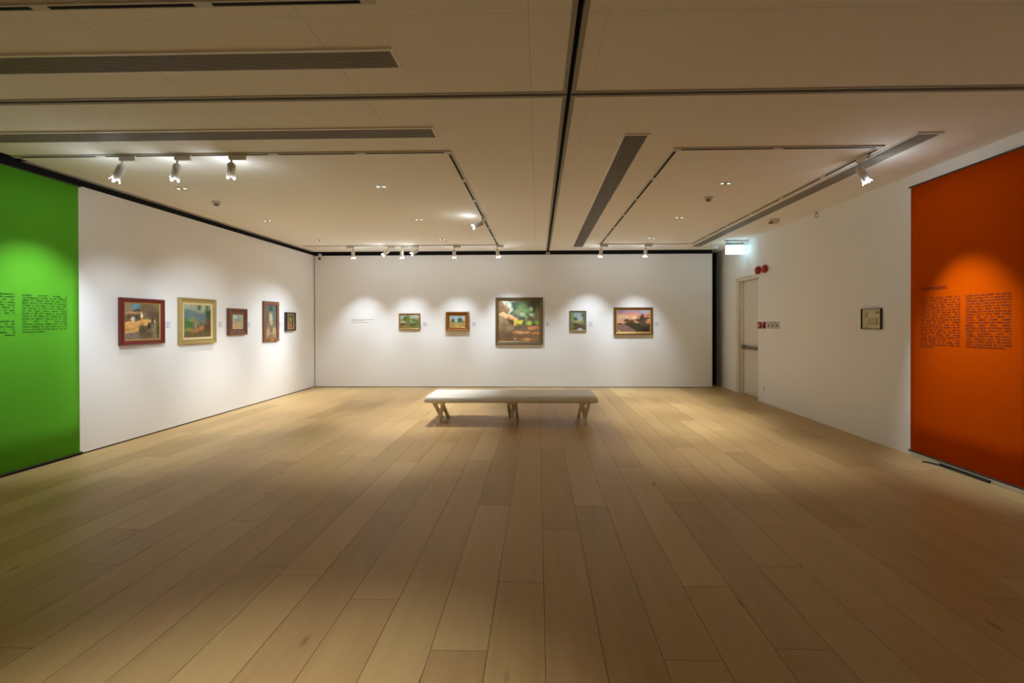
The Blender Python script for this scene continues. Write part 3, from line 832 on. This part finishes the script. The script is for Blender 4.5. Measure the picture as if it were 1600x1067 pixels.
for x in (-1.128, 0.012, 1.128):
    obj('leg_rail', box(x - 0.085, x + 0.085, -0.30, 0.30, 0.312, 0.3428, bevel=0.004), LEGWOOD, bn)
    lg = bmesh.new()
    for dx in (-0.058, 0.058):
        bar(lg, (x + dx, -0.255, 0.314), (x + dx, 0.262, 0.012), 0.042, 0.046)
    bar(lg, (x + 0.0, 0.255, 0.314), (x + 0.0, -0.272, 0.012), 0.052, 0.046)
    rod(lg, (x - 0.085, 0.0, 0.166), (x + 0.085, 0.0, 0.166), 0.010, 10)
    lgo = obj('crossed_leg', lg, LEGWOOD, bn)
    for fx, fy in ((x, -0.283), (x - 0.058, 0.272), (x + 0.058, 0.272)):
        obj('foot', box(fx - 0.026, fx + 0.026, fy - 0.028, fy + 0.028, 0.0, 0.016, bevel=0.003), LEGWOOD, lgo)

# ------------------------------------------------------------------ ceiling grilles
def grille(label, x0, x1, y0, y1, along, nb):
    t = thing('air_grille', label, 'air grille', ((x0 + x1) / 2, (y0 + y1) / 2, CH), 0, 'linear air grilles in the ceiling')
    hx, hy = (x1 - x0) / 2, (y1 - y0) / 2
    fw = 0.018
    bm = bmesh.new()
    for a, b, c, d in ((-hx, hx, -hy, -hy + fw), (-hx, hx, hy - fw, hy), (-hx, -hx + fw, -hy + fw, hy - fw), (hx - fw, hx, -hy + fw, hy - fw)):
        bx(bm, a, b, c, d, -0.012, 0.0)
    obj('frame', bm, GRILLEF, t)
    obj('duct_dark_plate', box(-hx + fw, hx - fw, -hy + fw, hy - fw, -0.0015, 0.0), DARK, t)  # dark plate stands in for the unlit duct; ceiling stays uncut
    bm = bmesh.new()
    for i in range(nb):
        if along == 'x':
            c = -hy + fw + (2 * hy - 2 * fw) * (i + 0.5) / nb
            bx(bm, -hx + fw, hx - fw, c - 0.0032, c + 0.0032, -0.011, -0.0018)
        else:
            c = -hx + fw + (2 * hx - 2 * fw) * (i + 0.5) / nb
            bx(bm, c - 0.0032, c + 0.0032, -hy + fw, hy - fw, -0.011, -0.0018)
    obj('bars', bm, GRILLE, t)


grille('long cream framed air grille nearest the viewer at left', -5.30, -0.905, 2.945, 3.178, 'x', 11)
grille('long air grille at left just beyond the crossing ceiling rail', -5.30, -0.915, 4.140, 4.375, 'x', 11)
grille('long air grille running away right of the central ceiling rail', 0.772, 1.020, 4.350, 10.80, 'y', 11)
grille('narrow air grille running along the right wall', 3.425, 3.660, 4.400, 10.86, 'y', 11)

# ------------------------------------------------------------------ lighting tracks
def track(label, legs):
    t = thing('lighting_track', label, 'light track', (0, 0, CH), 0, 'lighting tracks on the ceiling')
    w = 0.024
    for (xa, ya), (xb, yb) in legs:
        if ya == yb:
            rl = obj('rail', box(min(xa, xb) - w, max(xa, xb) + w, ya - w, ya + w, -0.014, 0.0), TRACK, t)
        else:
            rl = obj('rail', box(xa - w, xa + w, min(ya, yb) + w, max(ya, yb) - w, -0.014, 0.0), TRACK, t)
        L = abs(xb - xa) + abs(yb - ya)
        nseg = max(1, round(L / 0.955))
        bm = bmesh.new()
        for i in range(nseg):
            a, b = i * L / nseg + 0.05, (i + 1) * L / nseg - 0.05
            if ya == yb:
                s = 1 if xb > xa else -1
                p, q = sorted((xa + s * a, xa + s * b))
                bx(bm, p, q, ya - 0.012, ya + 0.012, -0.0152, -0.0138)
            else:
                s = 1 if yb > ya else -1
                p, q = sorted((ya + s * a, ya + s * b))
                bx(bm, xa - 0.012, xa + 0.012, p, q, -0.0152, -0.0138)
        obj('conductor_slot', bm, SLOT, rl)


track('cream light track loop along the left and back ceiling', [((-0.886, 4.738), (-5.33, 4.738)), ((-0.886, 4.738), (-0.886, 10.455)), ((-0.886, 10.455), (-5.20, 10.455))])
track('cream light track rectangle on the right part of ceiling', [((1.36, 4.733), (3.335, 4.733)), ((1.36, 4.733), (1.36, 10.455)), ((1.36, 10.455), (3.335, 10.455)), ((3.335, 4.733), (3.335, 10.455))])
track('cream light track nearest the viewer at upper left', [((-5.35, 2.50), (-0.886, 2.50))])


# ------------------------------------------------------------------ spotlights
NEUTRAL = (0.86, 0.985, 1.10)


def light(name, kind, loc, parent, energy, col, r, direction=None, angle=30, blend=0.6):
    d = bpy.data.lights.new(name, kind)
    d.energy = energy
    d.color = col
    d.shadow_soft_size = r
    if kind == 'SPOT':
        d.spot_size = math.radians(2 * angle)
        d.spot_blend = blend
    o = bpy.data.objects.new(name, d)
    COL.objects.link(o)
    o.parent = parent
    o.location = loc
    if direction is not None:
        o.rotation_euler = Vector(direction).to_track_quat('-Z', 'Y').to_euler()
    return o


def spot(label, x, y, axis, aim, energy, angle=20, blend=0.85, flip=1, leak=2.2):
    t = thing('track_spotlight', label, 'spotlight', (x, y, CH), 0, 'track spotlights')
    a0, a1 = (-0.022, 0.145) if flip > 0 else (-0.145, 0.022)
    if axis == 'x':
        bm = box(a0, a1, -0.018, 0.018, -0.062, -0.0155, bevel=0.004)
    else:
        bm = box(-0.018, 0.018, a0, a1, -0.062, -0.0155, bevel=0.004)
    obj('adapter', bm, FITTING, t)
    obj('stem', rod(bmesh.new(), (0, 0, -0.060), (0, 0, -0.105), 0.010), FITTING, t)
    P = Vector((0, 0, -0.112))
    d = (Vector(aim) - Vector((x, y, CH)) - P).normalized()
    bm = tube(bmesh.new(), P - d * 0.012, P + d, [(0, 0.016), (0.004, 0.027), (0.012, 0.035), (0.028, 0.0385), (0.162, 0.0385), (0.162, 0.0345), (0.147, 0.0345)], 24)
    obj('lamp_housing', bm, FITTING, t, True)
    # faceted lamp with four lobes flaring out of the housing
    R = d.to_track_quat('Z', 'Y').to_matrix()
    bm = bmesh.new()
    base = P + d * 0.140
    tube(bm, base, base + d, [(0.0, 0.0335), (0.014, 0.0325), (0.018, 0.02)], 20)
    for k in range(4):
        an = k * PI / 2 + PI / 4
        pts = []
        for (rr, zz, hw) in ((0.034, 0.014, 0.013), (0.041, 0.026, 0.015), (0.048, 0.040, 0.007)):
            for s in (-1, 1):
                c = Vector((rr * math.cos(an) - s * hw * math.sin(an), rr * math.sin(an) + s * hw * math.cos(an), zz))
                pts.append(base + R @ c)
        inn = [p + (base + d * 0.03 - p).normalized() * 0.004 for p in pts]
        V = [bm.verts.new(p) for p in pts]
        I = [bm.verts.new(p) for p in inn]
        for q in (0, 2):
            bm.faces.new((V[q], V[q + 1], V[q + 3], V[q + 2]))
            bm.faces.new((I[q], I[q + 2], I[q + 3], I[q + 1]))
            bm.faces.new((V[q], V[q + 2], I[q + 2], I[q]))
            bm.faces.new((V[q + 1], I[q + 1], I[q + 3], V[q + 3]))
        bm.faces.new((V[4], V[5], I[5], I[4]))
        bm.faces.new((V[0], I[0], I[1], V[1]))
    obj('lamp', bm, LAMP, t)
    light('spot_beam', 'SPOT', P + d * 0.215, t, energy, NEUTRAL, 0.03, d, angle, blend)
    if leak:
        light('lamp_glow', 'POINT', P + d * 0.205, t, leak, NEUTRAL, 0.03)
    return t


E0 = 108
spot('white spotlight aimed at the green banner, leftmost on near track', -4.217, 4.738, 'x', (XL, 5.02, 1.45), 125, 30, 1.0)
spot('second white spotlight on the near left track, aimed at mahogany frame', -3.646, 4.738, 'x', (XL, 6.35, 1.15), 108, 27, 1.0)
spot('third white spotlight on near left track, aimed at pale gold frame', -3.090, 4.738, 'x', (XL, 8.1, 1.18), 168, 22, 1.0)
spot('white spotlight on the track corner leg, tilted toward left wall', -0.886, 7.62, 'y', (XL, 7.35, 1.18), 158, 19, 1.0, leak=1.4)
spot('white spotlight nearest the back left corner', -4.097, 10.455, 'x', (-4.25, D, 0.40), E0, 33, 1.0, flip=-1)
spot('spotlight tilted left, left of the upright one above green painting', -3.295, 10.455, 'x', (XL, 9.75, 1.15), 108, 27, 1.0, leak=1.4)
spot('upright spotlight between two tilted ones on the back track', -3.01, 10.455, 'x', (-3.10, D, 0.40), E0, 33, 1.0)
spot('spotlight tilted left, right of the upright one on back track', -2.648, 10.455, 'x', (XL, 9.2, 1.15), 140, 24, 1.0, flip=-1, leak=1.4)
spot('white spotlight above the ornate gold framed painting', -1.847, 10.455, 'x', (-1.93, D, 0.40), E0, 33, 1.0)
spot('white spotlight at the track corner above largest painting', -0.895, 10.43, 'x', (-0.50, D, 0.45), 145, 35, 1.0, leak=3)
spot('white spotlight above the small upright stream painting', 1.383, 10.455, 'x', (1.05, D, 0.45), 118, 34, 1.0, leak=3)
spot('white spotlight above the pink sunset painting', 2.345, 10.455, 'x', (2.27, D, 0.40), 122, 33, 1.0, leak=3)
spot('white spotlight near the orange banner by the right wall grille', 3.335, 5.05, 'y', (XR, 4.86, 1.10), 185, 27, 1.0, flip=-1, leak=3.5)

# ------------------------------------------------------------------ recessed twin downlights
WARM = (1.0, 0.965, 0.90)
rows = {5.945: 'near row', 7.86: 'middle row', 9.76: 'far row'}
cols = {-4.52: 'by the left wall', -1.97: 'left of the central rail', 2.31: 'on the right side'}
DL = {(-4.52, 5.945): 150, (-4.52, 7.86): 310, (-4.52, 9.76): 330, (-1.97, 5.945): 190, (-1.97, 7.86): 390, (-1.97, 9.76): 310,
      (2.31, 5.945): 200, (2.31, 7.86): 370, (2.31, 9.76): 310}
for (x, y), e in DL.items():
    t = thing('recessed_downlight', 'small twin lamp recessed ceiling light, %s %s' % (rows[y], cols[x]), 'ceiling light', (x, y, CH), 0, 'recessed twin downlights')
    obj('trim_ring', tube(bmesh.new(), (0, 0, 0), (0, 0, -1), [(0, 0.075), (0.004, 0.073), (0.004, 0.064), (0.001, 0.062)], 24), FITTING, t)
    obj('reflector', tube(bmesh.new(), (0, 0, -0.0012), (0, 0, -1), [(0, 0.061), (0.0016, 0.061)], 24), DOWNREFL, t)
    for s in (-1, 1):
        bm = bmesh.new()
        bmesh.ops.create_uvsphere(bm, u_segments=12, v_segments=8, radius=1.0, matrix=Matrix.Translation((s * 0.040, 0, -0.004)) @ Matrix.Diagonal((0.019, 0.020, 0.006, 1)))
        obj('lamp', bm, DOWNLAMP, t, True)
    light('downlight_beam', 'SPOT', (0, 0, -0.03), t, e, WARM, 0.008, (0, 0, -1), 30, 1.0)
# the bay behind the viewer has the same lights (out of frame)
for x, y, e in ((-1.15, 1.15, 300),):
    o = light('bay_downlight_beam', 'SPOT', (x, y, CH - 0.03), None, e, WARM, 0.03, (0, 0, -1), 31, 1.0)

# ------------------------------------------------------------------ detectors, cameras, small fittings
for x, y, lab in ((-4.522, 6.6, 'small round smoke detector on the left part of ceiling'), (2.332, 6.593, 'small round smoke detector on the right part of ceiling')):
    t = thing('smoke_detector', lab, 'smoke detector', (x, y, CH), 0, 'smoke detectors')
    obj('base', tube(bmesh.new(), (0, 0, 0), (0, 0, -1), [(0, 0.058), (0.012, 0.060), (0.022, 0.056), (0.026, 0.042)], 24), FITTING, t, True)
    obj('sensor_head', tube(bmesh.new(), (0, 0, -0.026), (0, 0, -1), [(0, 0.030), (0.014, 0.034), (0.030, 0.030), (0.036, 0.018)], 20), BROWNRUB, t, True)

t = thing('dome_camera', 'white dome camera above the right end of back wall', 'security camera', (3.92, 10.72, CH))
obj('housing', tube(bmesh.new(), (0, 0, 0), (0, 0, -1), [(0, 0.078), (0.05, 0.078), (0.085, 0.072), (0.095, 0.060)], 24), FITTING, t, True)
bm = bmesh.new()
bmesh.ops.create_uvsphere(bm, u_segments=20, v_segments=12, radius=1.0, matrix=Matrix.Translation((0, 0, -0.092)) @ Matrix.Diagonal((0.056, 0.056, 0.05, 1)))
obj('dome', bm, SMOKY, t, True)

t = thing('corner_camera', 'small dark ball camera in the back left corner', 'security camera', (-5.268, D - 0.02, 3.175))
obj('mount', box(-0.03, 0.03, -0.06, 0.008, 0.0, 0.05, bevel=0.005), FITTING, t)
obj('arm', rod(bmesh.new(), (0, -0.04, 0.0), (0, -0.05, -0.045), 0.012), FITTING, t)
bm = bmesh.new()
bmesh.ops.create_uvsphere(bm, u_segments=16, v_segments=10, radius=0.034, matrix=Matrix.Translation((0, -0.055, -0.07)))
obj('camera_ball', bm, SMOKY, t, True)

t = thing('emergency_lamp', 'white ceiling lamp with an amber end beside the exit sign', 'emergency lamp', (3.935, 8.05, CH))
obj('lamp_body', tube(bmesh.new(), (0, 0, 0), (0, 0, -1), [(0, 0.075), (0.02, 0.078), (0.05, 0.068), (0.075, 0.045), (0.085, 0.02)], 24), FITTING, t, True)
obj('lens', tube(bmesh.new(), (-0.045, -0.025, -0.052), (-0.15, -0.05, -0.085), [(0, 0.024), (0.055, 0.024), (0.068, 0.016)], 16), YELLOW, t, True)

t = thing('ceiling_ring_hook', 'small metal ring hanging from ceiling by the right wall', 'hook', (4.325, 7.53, CH))
obj('eyelet', tube(bmesh.new(), (0, 0, 0), (0, 0, -1), [(0, 0.014), (0.012, 0.012), (0.014, 0.004), (0.022, 0.004)], 12), BROWNRUB, t)
bm = bmesh.new()
nM, nm, R0, r0 = 20, 8, 0.030, 0.0055
ringv = []
for i in range(nM):
    a = 2 * PI * i / nM
    c = Vector((math.cos(a) * R0 * 0.75, 0, -0.056 + math.sin(a) * R0))
    u = Vector((math.cos(a), 0, math.sin(a)))
    ringv.append([bm.verts.new(c + u * r0 * math.cos(2 * PI * j / nm) + Vector((0, 1, 0)) * r0 * math.sin(2 * PI * j / nm)) for j in range(nm)])
for i in range(nM):
    for j in range(nm):
        bm.faces.new((ringv[i][j], ringv[(i + 1) % nM][j], ringv[(i + 1) % nM][(j + 1) % nm], ringv[i][(j + 1) % nm]))
obj('ring', bm, BROWNRUB, t, True)

# hangers where the central rail meets the back wall
for x in (0.208, 0.262):
    o = obj('rail_clip', box(x - 0.020, x + 0.020, 11.405, 11.44, 3.192, 3.236, bevel=0.003), FITTING)
    tag(o, 'small white clip under the rail end, %s of the pair' % ('left' if x < 0.23 else 'right'), 'rail clip', 'rail clips')

# exit sign
t = thing('exit_sign', 'glowing pale blue exit sign hanging over the door', 'exit sign', (4.12, 10.1, CH))
obj('ceiling_plate', box(-0.205, 0.228, -0.035, 0.035, -0.012, 0.0), SIGNBOX, t)
obj('housing', box(-0.190, 0.190, -0.03, 0.03, -0.104, -0.055, bevel=0.004), SIGNBOX, t)
for x in (-0.15, 0.15):
    obj('hanger', rod(bmesh.new(), (x, 0, -0.056), (x, 0, -0.011), 0.006), SIGNBOX, t)
lp = obj('light_panel', box(-0.190, 0.190, -0.024, 0.024, -0.290, -0.1045, bevel=0.003), SIGN, t)
lp['label'] = 'white glowing panel'
bm = bmesh.new()
put_word(bm, 'EXIT', -0.130, -0.246, 0.122, -0.0248)
obj('letters', bm, SIGNTXT, lp)

# alarm bells
for y, z, lab in ((9.50, 2.575, 'farther of two red round alarm bells above the door'), (9.225, 2.573, 'nearer of two red round alarm bells beside the door')):
    t = thing('alarm_bell', lab, 'alarm bell', (XR, y, z), RR, 'red alarm bells')
    obj('backplate', tube(bmesh.new(), (0, 0, 0), (0, -1, 0), [(0, 0.05), (0.02, 0.05)], 24), DARKRED, t)
    obj('gong', tube(bmesh.new(), (0, -0.02, 0), (0, -1, 0), [(0, 0.080), (0.025, 0.080), (0.045, 0.070), (0.058, 0.045), (0.062, 0.012)], 28), RED, t, True)

t = thing('fire_call_point', 'red fire call point with a pale glass centre', 'call point', (XR, 9.478, 1.492), RR)
obj('box_body', box(-0.066, 0.066, -0.026, -0.0005, -0.064, 0.064, bevel=0.005), RED, t)
obj('glass', box(-0.040, 0.020, -0.030, -0.0255, -0.030, 0.034, bevel=0.001), PALEGLASS, t)
t = thing('door_release', 'narrow dark red door release with a round button', 'door release', (XR, 9.285, 1.497), RR)
obj('box_body', box(-0.044, 0.044, -0.022, -0.0005, -0.066, 0.066, bevel=0.005), RED, t)
obj('button', tube(bmesh.new(), (0, -0.0215, -0.012), (0, -1, -0.012), [(0, 0.030), (0.016, 0.030), (0.022, 0.022)], 16), DARKRED, t)
t = thing('light_switch_panel', 'pale triple switch panel right of the red call points', 'light switch', (XR, 8.957, 1.498), RR)
pt = obj('plate', box(-0.230, 0.230, -0.010, -0.0005, -0.066, 0.066, bevel=0.002), PLATE, t)
for x in (-0.15, -0.0, 0.15):
    obj('rocker', box(x - 0.022, x + 0.022, -0.016, -0.0095, -0.028, 0.016, bevel=0.002), PLATEDARK, pt)
obj('plate_joint', box(0.072, 0.078, -0.0108, -0.0096, -0.064, 0.064), PLATEDARK, pt)
t = thing('wall_socket', 'small wall socket low on right wall beside the door', 'socket', (XR, 9.325, 0.272), RR)
obj('plate', box(-0.055, 0.055, -0.009, -0.0005, -0.042, 0.042, bevel=0.002), WHITE_R, t)
obj('plug_slot', box(0.030, 0.045, -0.012, -0.0088, -0.034, 0.034), PLATEDARK, t)

# black cable, and a bar painting in the dark gap under the orange banner
bm = bmesh.new()
pts = [(4.262, 5.40), (4.300, 5.34), (4.325, 5.27), (4.332, 5.0), (4.335, 4.70)]
for (xa, ya), (xb, yb) in zip(pts, pts[1:]):
    rod(bm, (xa, ya, 0.008), (xb, yb, 0.008), 0.0078, 8)
bx(bm, 4.337, 4.3535, 4.70, 5.27, 0.0005, 0.026, bevel=0.003)
o = obj('cable_and_dark_gap', bm, ROD)
tag(o, 'black cable on the floor and painted dark gap under the orange banner', 'cable')

# ------------------------------------------------------------------ world and view
w = bpy.data.worlds.new('world')
S.world = w
w.use_nodes = True
w.node_tree.nodes['Background'].inputs['Color'].default_value = (0, 0, 0, 1)
w.node_tree.nodes['Background'].inputs['Strength'].default_value = 0
S.view_settings.view_transform = 'Standard'
S.view_settings.look = 'None'
S.view_settings.gamma = 1.0
S.view_settings.use_curve_mapping = False
S.view_settings.exposure = 0.20
S.cycles.use_denoising = True
S.cycles.max_bounces = 10
S.cycles.diffuse_bounces = 8
S.cycles.sample_clamp_indirect = 6
